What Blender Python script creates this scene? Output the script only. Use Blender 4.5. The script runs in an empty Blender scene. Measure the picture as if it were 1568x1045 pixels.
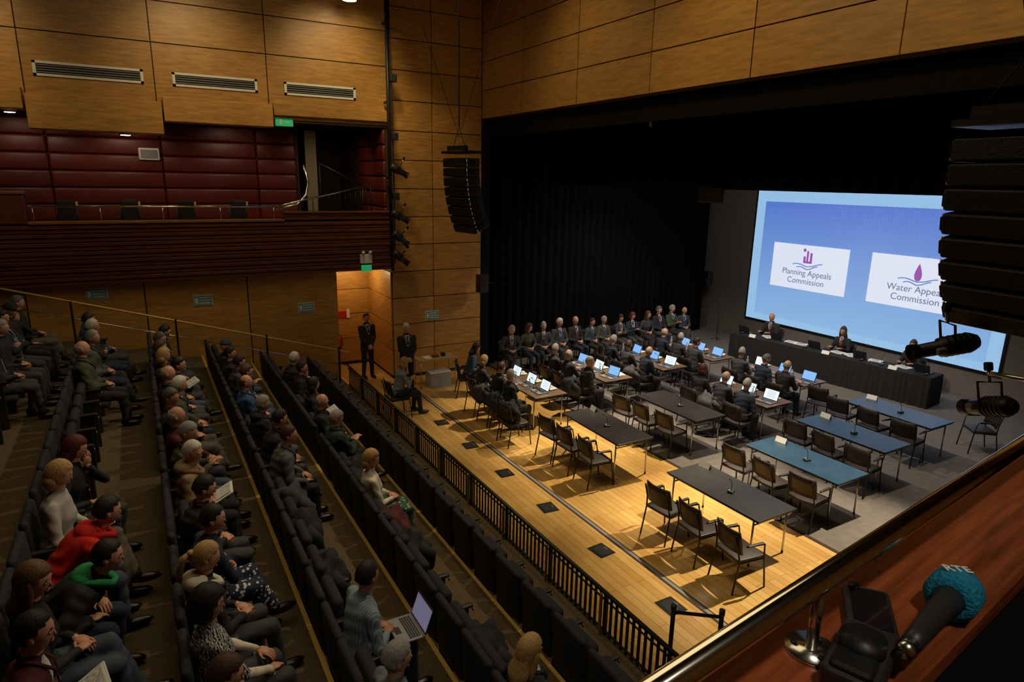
import bpy, bmesh, math, random
import numpy as np
from mathutils import Vector, Matrix, Euler
random.seed(7)
sc=bpy.context.scene
sc.view_settings.view_transform='Standard'
D2=math.radians
FS=1.18   # furniture / figure scale in scene units
# ------------------------------------------------------------------ materials
MATS={}
def mat(name,col,rough=.6,metal=0.,var=.0,scale=8.,bump=0.,emit=None,es=1.,stretch=None,island=0.,spec=None,alpha=None):
    if name in MATS: return MATS[name]
    m=bpy.data.materials.new(name); m.use_nodes=True
    nt=m.node_tree; b=nt.nodes['Principled BSDF']
    c=(col[0],col[1],col[2],1)
    b.inputs['Base Color'].default_value=c
    b.inputs['Roughness'].default_value=rough; b.inputs['Metallic'].default_value=metal
    if spec is not None: b.inputs['Specular IOR Level'].default_value=spec
    src=None
    if var>0 or bump>0:
        tc=nt.nodes.new('ShaderNodeTexCoord'); mp=nt.nodes.new('ShaderNodeMapping')
        nt.links.new(tc.outputs['Object'],mp.inputs['Vector'])
        if stretch: mp.inputs['Scale'].default_value=stretch
        nz=nt.nodes.new('ShaderNodeTexNoise'); nz.inputs['Scale'].default_value=scale; nz.inputs['Detail'].default_value=6
        nt.links.new(mp.outputs['Vector'],nz.inputs['Vector'])
        if bump>0:
            bp=nt.nodes.new('ShaderNodeBump'); bp.inputs['Strength'].default_value=bump; bp.inputs['Distance'].default_value=.01
            nt.links.new(nz.outputs['Fac'],bp.inputs['Height']); nt.links.new(bp.outputs['Normal'],b.inputs['Normal'])
        if var>0:
            cr=nt.nodes.new('ShaderNodeValToRGB')
            cr.color_ramp.elements[0].position=.3; cr.color_ramp.elements[1].position=.7
            cr.color_ramp.elements[0].color=tuple(x*(1-var) for x in col)+(1,)
            cr.color_ramp.elements[1].color=tuple(min(1,x*(1+var)) for x in col)+(1,)
            nt.links.new(nz.outputs['Fac'],cr.inputs['Fac']); src=cr.outputs['Color']
    if island>0:
        g=nt.nodes.new('ShaderNodeNewGeometry'); mr=nt.nodes.new('ShaderNodeMapRange')
        mr.inputs['To Min'].default_value=1-island; mr.inputs['To Max'].default_value=1+island
        nt.links.new(g.outputs['Random Per Island'],mr.inputs['Value'])
        hs=nt.nodes.new('ShaderNodeHueSaturation'); hs.inputs['Color'].default_value=c
        if src: nt.links.new(src,hs.inputs['Color'])
        nt.links.new(mr.outputs['Result'],hs.inputs['Value']); src=hs.outputs['Color']
    if src: nt.links.new(src,b.inputs['Base Color'])
    if emit: b.inputs['Emission Color'].default_value=(*emit,1); b.inputs['Emission Strength'].default_value=es
    if alpha is not None: b.inputs['Alpha'].default_value=alpha
    MATS[name]=m; return m
def srgb(r,g,b):
    f=lambda c:(c/255/12.92) if c/255<=.04045 else ((c/255+.055)/1.055)**2.4
    return (f(r),f(g),f(b))
wood_wall=mat('wood_panel_oak',(.46,.235,.055),.42,0,.25,2.2,.05,stretch=(1.2,1.2,9),island=.14)
wood_pros=mat('wood_panel_proscenium',(.46,.238,.058),.42,0,.22,2.2,.05,stretch=(1.2,1.2,9),island=.1)
groove=mat('groove_dark',(.04,.017,.006),.8)
wood_red=mat('slat_mahogany',(.12,.034,.017),.4,0,.3,3,.05,stretch=(1,4,12),island=.15)
wood_cap=mat('cap_wood',(.26,.10,.035),.4,0,.2,3,stretch=(1,6,6))
ledge_m=mat('ledge_mahogany',(.22,.052,.016),.33,0,.45,5,.03,stretch=(1,14,14))
red_pad=mat('red_leather',(.125,.015,.010),.45,0,.15,5,.1)
carpet=mat('carpet_brown',(.10,.068,.030),.95,0,.25,30,.2)
stagecar=mat('stage_floor_grey',(.15,.13,.115),.8,0,.14,6,.1)
riser_m=mat('riser_wood',(.26,.15,.045),.55,0,.2,4,stretch=(4,1,8))
nosing_m=mat('nosing_brass',(.80,.52,.12),.4,.3)
black=mat('black_fabric',(.006,.006,.007),.95,0,.3,12,.2,spec=.2)
curt=mat('curtain_black',(.004,.004,.0045),.95,0,.3,12,.2,spec=.1)
blackm=mat('black_metal',(.015,.015,.016),.45,.3)
blackp=mat('black_plastic',(.02,.02,.022),.45)
seat_m=mat('seat_upholstery',(.014,.014,.018),.85,0,.3,30,.2)
seat_frame=mat('seat_frame',(.02,.018,.016),.5)
brass=mat('brass_stud',(.6,.35,.08),.35,.8)
steel=mat('brushed_steel',(.72,.70,.62),.22,1.)
chrome=mat('table_leg_metal',(.55,.52,.47),.3,.9)
fence_m=mat('fence_paint',(.014,.022,.022),.4,.4)
white=mat('white_plastic',(.75,.75,.70),.5)
paper=mat('paper',(.85,.84,.80),.8)
paper_g=mat('paper_print',(.60,.60,.58),.8,0,.5,60)
grey=mat('grey_plastic',(.25,.25,.26),.5)
back_wall_m=mat('stage_wall_grey',(.20,.175,.155),.9,0,.08,3)
def plank():
    m=bpy.data.materials.new('maple_plank_floor'); m.use_nodes=True; nt=m.node_tree; b=nt.nodes['Principled BSDF']
    tc=nt.nodes.new('ShaderNodeTexCoord'); mp=nt.nodes.new('ShaderNodeMapping'); mp.inputs['Rotation'].default_value=(0,0,D2(90))
    br=nt.nodes.new('ShaderNodeTexBrick'); br.inputs['Scale'].default_value=1; br.inputs['Brick Width'].default_value=1.9; br.inputs['Row Height'].default_value=.14
    br.inputs['Mortar Size'].default_value=.003; br.inputs['Color1'].default_value=(.70,.43,.14,1); br.inputs['Color2'].default_value=(.55,.31,.085,1); br.inputs['Mortar'].default_value=(.16,.08,.02,1)
    nt.links.new(tc.outputs['Object'],mp.inputs['Vector']); nt.links.new(mp.outputs['Vector'],br.inputs['Vector'])
    nz=nt.nodes.new('ShaderNodeTexNoise'); nz.inputs['Scale'].default_value=1.3; nz.inputs['Detail'].default_value=5
    mx=nt.nodes.new('ShaderNodeMix'); mx.data_type='RGBA'; mx.blend_type='OVERLAY'; mx.inputs['Factor'].default_value=.35
    nt.links.new(tc.outputs['Object'],nz.inputs['Vector']); nt.links.new(br.outputs['Color'],mx.inputs['A']); nt.links.new(nz.outputs['Fac'],mx.inputs['B'])
    nt.links.new(mx.outputs['Result'],b.inputs['Base Color']); b.inputs['Roughness'].default_value=.27
    return m
floor_m=plank()
# ------------------------------------------------------------------ mesh builder
_rb={}
def rb_template(sx,sy,sz,bev,seg):
    k=(round(sx,4),round(sy,4),round(sz,4),bev,seg)
    if k not in _rb:
        bm=bmesh.new(); bmesh.ops.create_cube(bm,size=1)
        for v in bm.verts: v.co=Vector((v.co.x*sx,v.co.y*sy,v.co.z*sz))
        if bev>0: bmesh.ops.bevel(bm,geom=bm.edges[:],offset=min(bev,min(sx,sy,sz)*.49),segments=seg,affect='EDGES',profile=.5)
        bm.verts.index_update()
        _rb[k]=([v.co.copy() for v in bm.verts],[[v.index for v in f.verts] for f in bm.faces]); bm.free()
    return _rb[k]
class MB:
    def __init__(s): s.v=[];s.f=[];s.mi=[];s.sm=[];s.mats=[]
    def mid(s,m):
        if m not in s.mats: s.mats.append(m)
        return s.mats.index(m)
    def add(s,vs,fs,m,smooth=False,M=None):
        o=len(s.v); k=s.mid(m)
        s.v+= [tuple(M@Vector(v)) for v in vs] if M is not None else [tuple(v) for v in vs]
        for f in fs: s.f.append([i+o for i in f]); s.mi.append(k); s.sm.append(smooth)
    def box(s,c,size,m,bev=0,seg=1,M=None,rot=None,smooth=False):
        vs,fs=rb_template(*size,bev,seg)
        T=Matrix.Translation(c)
        if rot: T=T@Euler(rot).to_matrix().to_4x4()
        if M is not None: T=M@T
        s.add(vs,fs,m,smooth,T)
    def bb(s,x0,x1,y0,y1,z0,z1,m,bev=0,M=None): s.box(((x0+x1)/2,(y0+y1)/2,(z0+z1)/2),(x1-x0,y1-y0,z1-z0),m,bev,M=M)
    def ell(s,c,r,m,M=None,rot=None,nu=12,nv=8,fn=None):
        vs=[];fs=[]
        for j in range(nv+1):
            th=math.pi*j/nv
            for i in range(nu):
                ph=2*math.pi*i/nu
                d=(math.sin(th)*math.cos(ph),math.sin(th)*math.sin(ph),math.cos(th))
                if fn: vs.append(fn(*d))
                else: vs.append((d[0]*r[0],d[1]*r[1],d[2]*r[2]))
        for j in range(nv):
            for i in range(nu):
                a=j*nu+i;b=j*nu+(i+1)%nu
                if j==0: fs.append([a,a+nu,b+nu])
                elif j==nv-1: fs.append([a,a+nu,b])
                else: fs.append([a,a+nu,b+nu,b])
        T=Matrix.Translation(c)
        if rot is not None: T=T@(rot.to_4x4() if isinstance(rot,Matrix) else Euler(rot).to_matrix().to_4x4())
        if M is not None: T=M@T
        s.add(vs,fs,m,True,T)
    def tube(s,pts,rad,m,n=8,M=None,smooth=True,cap=True):
        pts=[Vector(p) for p in pts]
        if not hasattr(rad,'__len__'): rad=[rad]*len(pts)
        vs=[];fs=[];prev=None
        for i,p in enumerate(pts):
            d=(pts[min(i+1,len(pts)-1)]-pts[max(i-1,0)]).normalized()
            if prev is None:
                a=Vector((0,0,1)) if abs(d.z)<.9 else Vector((1,0,0)); u=d.cross(a).normalized()
            else: u=(prev-d*prev.dot(d)).normalized()
            prev=u; w=d.cross(u)
            for k in range(n):
                t=2*math.pi*k/n; vs.append(p+(u*math.cos(t)+w*math.sin(t))*rad[i])
        for i in range(len(pts)-1):
            for k in range(n):
                a=i*n+k;b=i*n+(k+1)%n; fs.append([a,b,b+n,a+n])
        if cap: fs.append(list(range(n))[::-1]); fs.append([len(vs)-n+k for k in range(n)])
        s.add(vs,fs,m,smooth,M)
    def loft(s,rings,m,n=14,M=None):
        vs=[];fs=[]
        for c,ax,ay,rx,ry in rings:
            for k in range(n):
                t=2*math.pi*k/n; ct,st=math.cos(t),math.sin(t)
                vs.append(Vector(c)+Vector(ax)*ct*rx+Vector(ay)*st*ry)
        for i in range(len(rings)-1):
            for k in range(n):
                a=i*n+k;b=i*n+(k+1)%n; fs.append([a,b,b+n,a+n])
        fs.append(list(range(n))[::-1]); fs.append([len(vs)-n+k for k in range(n)])
        s.add(vs,fs,m,True,M)
    def mesh(s,name):
        me=bpy.data.meshes.new(name); me.from_pydata(s.v,[],s.f)
        for m in s.mats: me.materials.append(m)
        me.polygons.foreach_set('material_index',s.mi); me.polygons.foreach_set('use_smooth',s.sm); me.update(); return me
    def obj(s,name,loc=(0,0,0),rz=0,parent=None,me=None):
        o=bpy.data.objects.new(name,me or s.mesh(name)); o.location=loc; o.rotation_euler=(0,0,rz)
        sc.collection.objects.link(o)
        if parent: o.parent=parent
        return o
def inst(me,name,loc,rz=0,s=1.,sz=None):
    o=bpy.data.objects.new(name,me); o.location=loc; o.rotation_euler=(0,0,rz); o.scale=(s,s,sz or s); sc.collection.objects.link(o); return o
# ------------------------------------------------------------------ room shell
YW=18.25; XP=9.33; ZP=7.76; CEIL=11.8
m=MB(); m.bb(-13,9.7,-4,YW+.05,-.2,0,floor_m); m.obj('floor')
m=MB(); m.bb(9.7,21.3,-4,20.6,-.2,0,stagecar); m.bb(9.66,9.74,-4,19.2,0,.008,groove); m.obj('floor_stage')
m=MB(); m.bb(-13,22,-4,25,CEIL,CEIL+.2,groove); m.obj('ceiling')
m=MB(); m.bb(-13.2,-13,-4,25,0,CEIL,wood_wall); m.obj('wall_rear')
m=MB(); m.bb(-13,22,-4.2,-4,0,CEIL,wood_wall); m.obj('wall_near')
m=MB(); m.bb(6.4,XP+.3,YW+.03,YW+.25,0,CEIL,groove)
xs=[6.4,7.72,XP]
for i in range(2):
    z=.1
    while z<CEIL-.1:
        m.bb(xs[i]+.012,xs[i+1]-.012,YW,YW+.04,z+.012,min(z+.8,CEIL)-.012,wood_wall); z+=.8
m.obj('wall_far')
m=MB(); m.bb(-13,6.4,YW+.03,YW+.3,7.35,CEIL,groove)
xj=[-6.8,-4.3,-1.8,.72,3.25,6.38]
for i in range(5):
    for z0,z1 in ((7.4,8.95),(8.95,9.85),(9.85,10.75),(10.75,11.75)):
        m.bb(xj[i]+.012,xj[i+1]-.012,YW,YW+.04,z0+.012,z1-.012,wood_wall)
m.obj('wall_far_upper')
m=MB()
for x0,x1,z0,z1,y in ((-6.8,-1.85,7.3,7.75,18.0),(-1.8,.8,6.9,7.62,17.95),(.84,3.3,7.2,7.75,18.05),(3.34,6.38,7.5,7.8,18.15)):
    m.bb(x0,x1,y,18.6,z0,z1,wood_wall,.01)
m.obj('trim_bulkhead')
for i,(x0,x1) in enumerate(((-1.6,.5),(1.1,3.0),(3.65,5.5))):
    m=MB(); 
    m.bb(x0,x1,YW-.03,YW,8.28,8.33,white);m.bb(x0,x1,YW-.03,YW,8.02,8.07,white);m.bb(x0,x0+.06,YW-.03,YW,8.02,8.33,white);m.bb(x1-.06,x1,YW-.03,YW,8.02,8.33,white)
    m.bb(x0,x1,YW-.005,YW+.0,8.05,8.3,blackm)
    for k in range(4): m.box(((x0+x1)/2,YW-.015,8.1+k*.05),(x1-x0-.1,.03,.008),grey,rot=(.6,0,0))
    m.obj('air_vent_grille')
m=MB(); m.bb(-13,4.35,20.8,21,4.5,7.5,groove)
for i,(x0,x1) in enumerate(((-9.6,-6.8),(-6.79,-4.28),(-4.27,-1.77),(-1.76,.8),(.81,3.24),(3.25,4.35))):
    z=4.75
    while z<7.3:
        m.box(((x0+x1)/2,20.78,z+.21),(x1-x0,.16,.425),red_pad,.06,3,smooth=True); z+=.43
m.obj('wall_balcony_back')
m=MB(); m.bb(6.3,6.5,18.3,23,4.7,7.5,groove)
z=4.75
while z<7.3:
    m.box((6.3,19.5,z+.21),(.14,2.4,.42),red_pad,.06,3,smooth=True); z+=.43
m.obj('wall_balcony_side')
m=MB(); m.bb(-13,6.4,18.4,23,7.5,7.6,groove); m.obj('ceiling_balcony')
m=MB(); m.bb(-13,6.4,18.36,23,3.45,4.7,carpet); m.obj('floor_balcony')
m=MB(); m.bb(4.35,6.4,23,23.1,4.7,7.5,groove); m.bb(4.9,5.25,21.9,22.0,4.7,7.4,mat('pale_wall',(.55,.48,.3),.8)); m.bb(4.3,4.45,20.8,23,4.7,7.5,groove); m.obj('wall_balcony_lobby')
m=MB(); m.bb(-13,6.38,18.12,18.35,3.42,4.85,groove)
z=3.42; k=0
while z<4.8:
    m.bb(-13,6.38,18.05-(.03 if k%2 else 0),18.2,z,z+.085,wood_red,.01); z+=.1; k+=1
z=4.86
while z<5.0:
    m.bb(3.4,6.38,18.05,18.2,z,z+.075,wood_red,.01); z+=.09
m.bb(-2.1,3.4,17.98,18.45,4.83,4.89,wood_cap,.01); m.bb(3.4,6.38,18.0,18.4,5.03,5.08,wood_red,.01)
m.bb(-13,-2.1,18.0,18.4,4.85,5.5,wood_red,.01); m.bb(-13,-2.08,17.97,18.45,5.5,5.56,wood_cap,.01)
m.obj('trim_balcony_front')
m=MB()
m.tube([(-2,18.3,5.22),(3.3,18.3,5.2)],.024,steel)
for x in (-2,-.7,.6,1.9,3.2): m.tube([(x,18.3,4.88),(x,18.3,5.21)],.014,steel)
m.tube([(3.3,18.3,5.2),(3.7,18.4,5.3),(5.9,18.6,5.78)],.028,steel)
m.tube([(4.6,18.9,6.35),(5.9,19.2,5.75)],.025,blackm)
m.tube([(4.6,18.9,6.35),(4.6,18.9,4.7)],.02,blackm); m.tube([(5.9,19.2,5.75),(5.9,19.2,4.7)],.02,blackm)
for i in range(14):
    x=4.0+i*.15; m.tube([(x,18.6,5.05),(x,18.6,5.32+(x-3.7)*.2)],.012,blackm,6)
m.tube([(3.2,18.35,5.12),(3.83,18.4,5.25),(4.1,18.5,5.5),(4.2,18.6,5.85),(4.1,18.6,6.3)],.034,steel)
m.obj('balcony_handrail')
for x in (-1.4,-.1,1.15,2.4):
    m=MB(); m.box((0,0,.40),(.36,.1,.5),seat_m,.04,2,rot=(.1,0,0)); m.box((0,.2,.3),(.36,.4,.1),seat_m,.04,2); m.tube([(-.2,.1,0),(-.2,.1,.45)],.02,seat_frame);m.tube([(.2,.1,0),(.2,.1,.45)],.02,seat_frame)
    m.box((.22,-.03,.55),(.05,.06,.12),mat('seat_number_tag',(.5,.5,.2),.5),.01)
    m.obj('balcony_seat',(x,18.85,4.7))
m=MB(); m.bb(-13,4.8,18.42,18.6,0,3.45,groove)
x=4.8
while x>-12:
    m.bb(x-2.38,x-.01,18.37,18.43,0,3.42,wood_wall); x-=2.4
m.bb(4.72,4.8,18.4,20.5,0,3.45,wood_wall)
m.obj('wall_under_balcony')
m=MB(); m.bb(4.8,6.6,20.5,20.7,0,3.45,groove)
z=.1
while z<3.3: m.bb(4.82,6.38,20.46,20.5,z+.01,min(3.42,z+.8)-.01,wood_wall); z+=.8
m.bb(6.4,6.6,18.3,20.5,0,3.45,groove)
z=.1
while z<3.3: m.bb(6.36,6.4,18.3,20.45,z+.01,min(3.42,z+.8)-.01,wood_wall); z+=.8
m.bb(4.8,6.4,18.3,20.5,-.2,0,floor_m)
m.obj('wall_alcove')
sg=mat('sign_teal',(.16,.36,.38),.5); gr=mat('exit_green',(.0,.35,.12),.5,emit=(.05,.8,.3),es=.25)
for x,y,z in ((-1.0,18.36,3.15),(1.3,18.36,2.82),(3.9,18.36,2.42),(7.65,18.24,1.9)):
    m=MB(); m.box((0,0,0),(.45,.02,.28),white,.004); m.box((0,-.012,0),(.42,.01,.25),sg)
    for k in range(3): m.box((.04,-.019,.07-.07*k),(.26,.004,.02),white)
    m.box((-.15,-.019,0),(.07,.004,.14),white); m.obj('wall_notice_sign',(x,y,z))
m=MB(); m.box((0,0,0),(.45,.08,.22),white,.01); m.box((0,-.045,0),(.43,.01,.2),gr); m.box((-.08,-.052,0),(.06,.004,.12),white); m.box((.06,-.052,0),(.14,.004,.03),white)
m.obj('exit_sign',(3.6,18.3,7.35))
m=MB(); m.box((0,0,.14),(.34,.1,.26),white,.02); m.box((0,-.02,-.12),(.3,.03,.18),gr,.01); m.tube([(-.1,-.04,.3),(-.1,-.12,.34)],.045,white); m.tube([(.1,-.04,.3),(.1,-.12,.34)],.045,white); m.obj('emergency_light',(5.55,17.98,3.62))
m=MB(); m.box((0,0,0),(.5,.06,.32),white,.03,2); m.box((0,-.035,0),(.4,.02,.22),grey,.01); m.obj('wall_control_box',(.5,20.66,6.5))
dl=mat('downlight_lens',(1,.9,.7),.3,emit=(1,.85,.6),es=25)
for x,y,z in ((2.6,18.9,7.47),(0.0,18.2,6.88),(-2.2,18.9,7.3)):
    m=MB(); m.tube([(0,0,.02),(0,0,-.03)],.13,white,16); m.tube([(0,0,-.031),(0,0,-.035)],.1,dl,16); m.obj('recessed_downlight',(x,y,z))
m=MB(); m.bb(XP+.04,XP+.3,-4,YW+.3,ZP,CEIL,groove)
yj=[18.24,15.9,13.36,10.8,8.25,5.7,3.15,.6,-1.95]
for i in range(8):
    z=ZP
    while z<CEIL-.05:
        m.bb(XP,XP+.05,yj[i+1]+.012,yj[i]-.012,z+.012,min(z+.79,CEIL)-.012,wood_pros); z+=.79
m.obj('wall_proscenium')
m=MB(); m.bb(XP+.3,XP+.35,-4,YW+.3,ZP-.5,CEIL,black); m.bb(XP+.02,XP+.3,YW-.0,20.6,0,CEIL,black)
m.bb(XP,XP+.3,-4,1.0,0,ZP,black);m.obj('proscenium_masking_drape')
def curtain(name,p0,p1,z0,z1,amp=.09,wl=.32):
    p0=Vector(p0);p1=Vector(p1);L=(p1-p0).length;d=(p1-p0)/L;nrm=Vector((-d.y,d.x))
    n=int(L/wl*8);vs=[];fs=[]
    for i in range(n+1):
        t=i/n*L; a=amp*math.sin(2*math.pi*t/wl+.6*math.sin(t*1.7))
        for z,q in ((z0,1.15),(z0+(z1-z0)*.5,1),(z1,.7)):
            p=p0+d*t+nrm*a*q; vs.append((p.x,p.y,z))
    for i in range(n):
        for k in range(2): a=i*3+k; fs.append([a,a+3,a+4,a+1])
    m=MB(); m.add(vs,fs,curt,True); return m.obj(name)
curtain('side_stage_curtain',(9.75,18.6),(20.2,19.3),.02,9.5)
curtain('border_drape',(11.9,18.4),(11.9,1.7),5.88,10,.05,.4)
curtain('side_stage_curtain',(20.2,3.0),(9.9,1.2),.02,9.5)
m=MB(); m.bb(21,21.2,-4,20.7,0,5.85,back_wall_m); m.bb(21,21.2,-4,20.7,5.85,11.8,black); m.bb(9.6,21.2,20.6,20.8,0,11.8,black); m.obj('wall_stage_back')
# ------------------------------------------------------------------ screen
def scr_mat():
    mm=bpy.data.materials.new('projected_slide'); mm.use_nodes=True; nt=mm.node_tree; b=nt.nodes['Principled BSDF']
    tc=nt.nodes.new('ShaderNodeTexCoord'); sp=nt.nodes.new('ShaderNodeSeparateXYZ'); nt.links.new(tc.outputs['Generated'],sp.inputs[0])
    cr=nt.nodes.new('ShaderNodeValToRGB'); e=cr.color_ramp.elements
    e[0].color=(*srgb(135,180,225),1); e[1].color=(*srgb(84,118,206),1)
    nt.links.new(sp.outputs['Z'],cr.inputs['Fac']); nt.links.new(cr.outputs['Color'],b.inputs['Emission Color']); b.inputs['Emission Strength'].default_value=.95
    b.inputs['Base Color'].default_value=(.1,.1,.1,1); return mm
def em(name,c,s=.97): return mat(name,(.05,.05,.05),.6,emit=srgb(*c),es=s)
slide=scr_mat(); s_border=em('slide_border',(148,190,228)); s_card=em('slide_card',(222,228,244)); s_txt=em('slide_text',(105,112,145)); s_pur=em('slide_purple',(150,80,170)); s_wav=em('slide_wave',(85,125,190)); s_dot=em('slide_dots',(130,155,225))
scr=bpy.data.objects.new('projection_screen',None); sc.collection.objects.link(scr)
m=MB(); m.bb(20.93,20.98,8.5,17.5,.86,5.79,s_border); m.bb(20.95,20.99,8.42,17.58,.78,5.87,blackm); m.obj('screen_surface',parent=scr)
m=MB(); m.bb(20.915,20.93,8.85,17.1,1.1,5.4,slide); m.obj('slide_background',parent=scr)
m=MB()
def disc(yc,zc,r,x,mt,n=32): m.add([(x,yc+r*math.cos(2*math.pi*k/n),zc+r*math.sin(2*math.pi*k/n)) for k in range(n)],[list(range(n))],mt)
rr_=random.Random(3)
for i in range(11):
    for j in range(40):
        if rr_.random()<.8: disc(14.4-j*.12,5.3-i*.09-.02*math.sin(j*.3),.012,20.909,s_dot,6)
m.obj('slide_pattern',parent=scr)
m=MB()
for y1,y0 in ((16.5,13.45),(12.65,9.6)): m.bb(20.89,20.912,y0,y1,2.3,3.92,s_card)
m.obj('slide_cards',parent=scr)
m=MB()
for yc,typ in ((15.0,0),(11.1,1)):
    for dz,w in ((0,.6),(-.10,.42)):
        pts=[(20.885,yc+w*(1-2*t/16),3.18+dz+.05*math.sin(t/16*2*math.pi*1.2+.4)+.07*(t/16)*(1 if t>8 else .5)) for t in range(17)]
        m.tube(pts,.018,s_wav,6)
    if typ==0:
        m.bb(20.875,20.889,yc-.02,yc+.05,3.3,3.72,s_pur); m.bb(20.875,20.889,yc+.09,yc+.17,3.33,3.52,s_pur); m.bb(20.875,20.889,yc-.17,yc-.09,3.33,3.66,s_pur); m.bb(20.875,20.889,yc-.17,yc+.17,3.28,3.35,s_pur); disc(yc+.15,3.74,.06,20.88,s_pur)
    else:
        n=24; m.add([(20.88,yc+.16*math.sin(t)*(math.sin(t/2)**1.3),3.46+.28*math.cos(t)) for t in [2*math.pi*k/n for k in range(n)]],[list(range(n))],s_pur)
m.obj('slide_logos',parent=scr)
def text(body,loc,size,mt,rot,name,parent=None,align='CENTER',ext=.002):
    c=bpy.data.curves.new(name,'FONT'); c.body=body; c.size=size; c.align_x=align; c.extrude=ext; c.materials.append(mt)
    o=bpy.data.objects.new(name,c); o.location=loc; o.rotation_euler=rot; sc.collection.objects.link(o)
    if parent: o.parent=parent
    return o
for i,(t,y) in enumerate((('Planning Appeals\nCommission',15.0),('Water Appeals\nCommission',11.1))):
    text(t,(20.885,y,2.82),.30,s_txt,(D2(90),0,D2(-90)),'slide_caption_%d'%(i+1),scr)
# ------------------------------------------------------------------ tiers
P=1.2; RISE=.35
NX=lambda k:2.38+P*(3-k)
TZ=lambda k:.3+RISE*(k-1)
m=MB()
for k in range(1,12):
    x1=NX(k);x0=NX(k+1) if k<11 else -12.95
    m.bb(x0,x1-.02,-3.9,18.36,0.001,TZ(k)-.004,riser_m); m.bb(x0,x1-.03,-3.9,18.36,TZ(k)-.004,TZ(k),carpet)
    m.bb(x1-.05,x1,-3.9,18.36,TZ(k)-.04,TZ(k)+.006,nosing_m)
    y=1
    while y<17: m.tube([(x1-.02,y,TZ(k)-.18),(x1+.004,y,TZ(k)-.18)],.025,groove,8); y+=.66
m.obj('floor_seating_tiers')
# ------------------------------------------------------------------ people
skinA=mat('skin_fair',(.58,.29,.18),.5,0,.08,20); skinB=mat('skin_mid',(.40,.19,.11),.5,0,.08,20)
eyew=mat('eye_white',(.6,.57,.54),.3); iris=mat('iris_dark',(.02,.015,.01),.2); lip=mat('lips',(.34,.12,.09),.5); shoe=mat('shoe_black',(.012,.01,.01),.35)
def hairm(n,c): return mat('hair_'+n,c,.6,0,.35,40,.5,stretch=(3,3,.6))
H_={'dark':hairm('dark',(.012,.008,.006)),'brown':hairm('brown',(.06,.028,.012)),'blonde':hairm('blonde',(.42,.25,.09)),'grey':hairm('grey',(.28,.26,.23)),'white':hairm('white',(.60,.57,.50)),'red':hairm('auburn',(.09,.016,.010)),'brownl':hairm('light_brown',(.14,.07,.03)),'salt':hairm('salt_pepper',(.10,.09,.08))}
_cl={}
def cloth(c):
    if c not in _cl: _cl[c]=mat('cloth_%02d'%len(_cl),c,.85,0,.22,9,.35)
    return _cl[c]
def checker(name,c1,c2,scale,kind='v'):
    mm=bpy.data.materials.new(name); mm.use_nodes=True; nt=mm.node_tree; b=nt.nodes['Principled BSDF']; b.inputs['Roughness'].default_value=.85
    tc=nt.nodes.new('ShaderNodeTexCoord')
    if kind=='v': t=nt.nodes.new('ShaderNodeTexVoronoi'); t.inputs['Scale'].default_value=scale; o=t.outputs['Distance']
    elif kind=='w': t=nt.nodes.new('ShaderNodeTexWave'); t.inputs['Scale'].default_value=scale; t.inputs['Distortion'].default_value=1.; t.bands_direction='Y'; o=t.outputs['Fac']
    else: t=nt.nodes.new('ShaderNodeTexWave'); t.inputs['Scale'].default_value=scale; t.inputs['Distortion'].default_value=9; t.inputs['Detail Scale'].default_value=2; o=t.outputs['Fac']
    nt.links.new(tc.outputs['Object'],t.inputs['Vector']); cr=nt.nodes.new('ShaderNodeValToRGB'); cr.color_ramp.interpolation='CONSTANT' if kind!='w' else 'LINEAR'
    cr.color_ramp.elements[1].position=.32 if kind=='v' else .5
    cr.color_ramp.elements[0].color=(*c1,1); cr.color_ramp.elements[1].color=(*c2,1)
    nt.links.new(o,cr.inputs['Fac']); nt.links.new(cr.outputs['Color'],b.inputs['Base Color']); return mm
BK=(.016,.016,.019);NV=(.015,.022,.042);GY=(.045,.045,.05);LG=(.22,.22,.22);OL=(.055,.062,.03);TAN=(.26,.17,.085);CRM=(.66,.60,.46);WHT=(.62,.62,.60);RED=(.60,.012,.008);GRN=(.02,.30,.09);MAR=(.085,.012,.016);BL=(.05,.07,.10);BRN=(.08,.05,.03);DKG=(.02,.04,.03);BLU=(.03,.07,.16)
patt=checker('pattern_knit',(.5,.5,.48),(.015,.015,.015),18,'z'); skirtp=checker('pattern_skirt',(.35,.42,.33),(.03,.10,.05),26); stripe=checker('striped_shirt',(.30,.38,.42),(.16,.21,.25),16,'w'); dots=checker('polka_dots',(.6,.6,.6),(.015,.02,.05),24)
tie_m=[mat('tie_blue',(.03,.05,.2),.6),mat('tie_red',(.2,.02,.03),.6),mat('tie_dark',(.02,.02,.03),.6)]
def ik(S,W,a,b,pole):
    S=Vector(S);W=Vector(W);d=W-S;L=d.length
    if L>(a+b)*.985: W=S+d*((a+b)*.985/L); d=W-S; L=d.length
    x=(a*a-b*b+L*L)/(2*L); h=math.sqrt(max(0,a*a-x*x)); dn=d/L
    p=Vector(pole); p=(p-dn*p.dot(dn)).normalized()
    return S+dn*x+p*h, W
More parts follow.
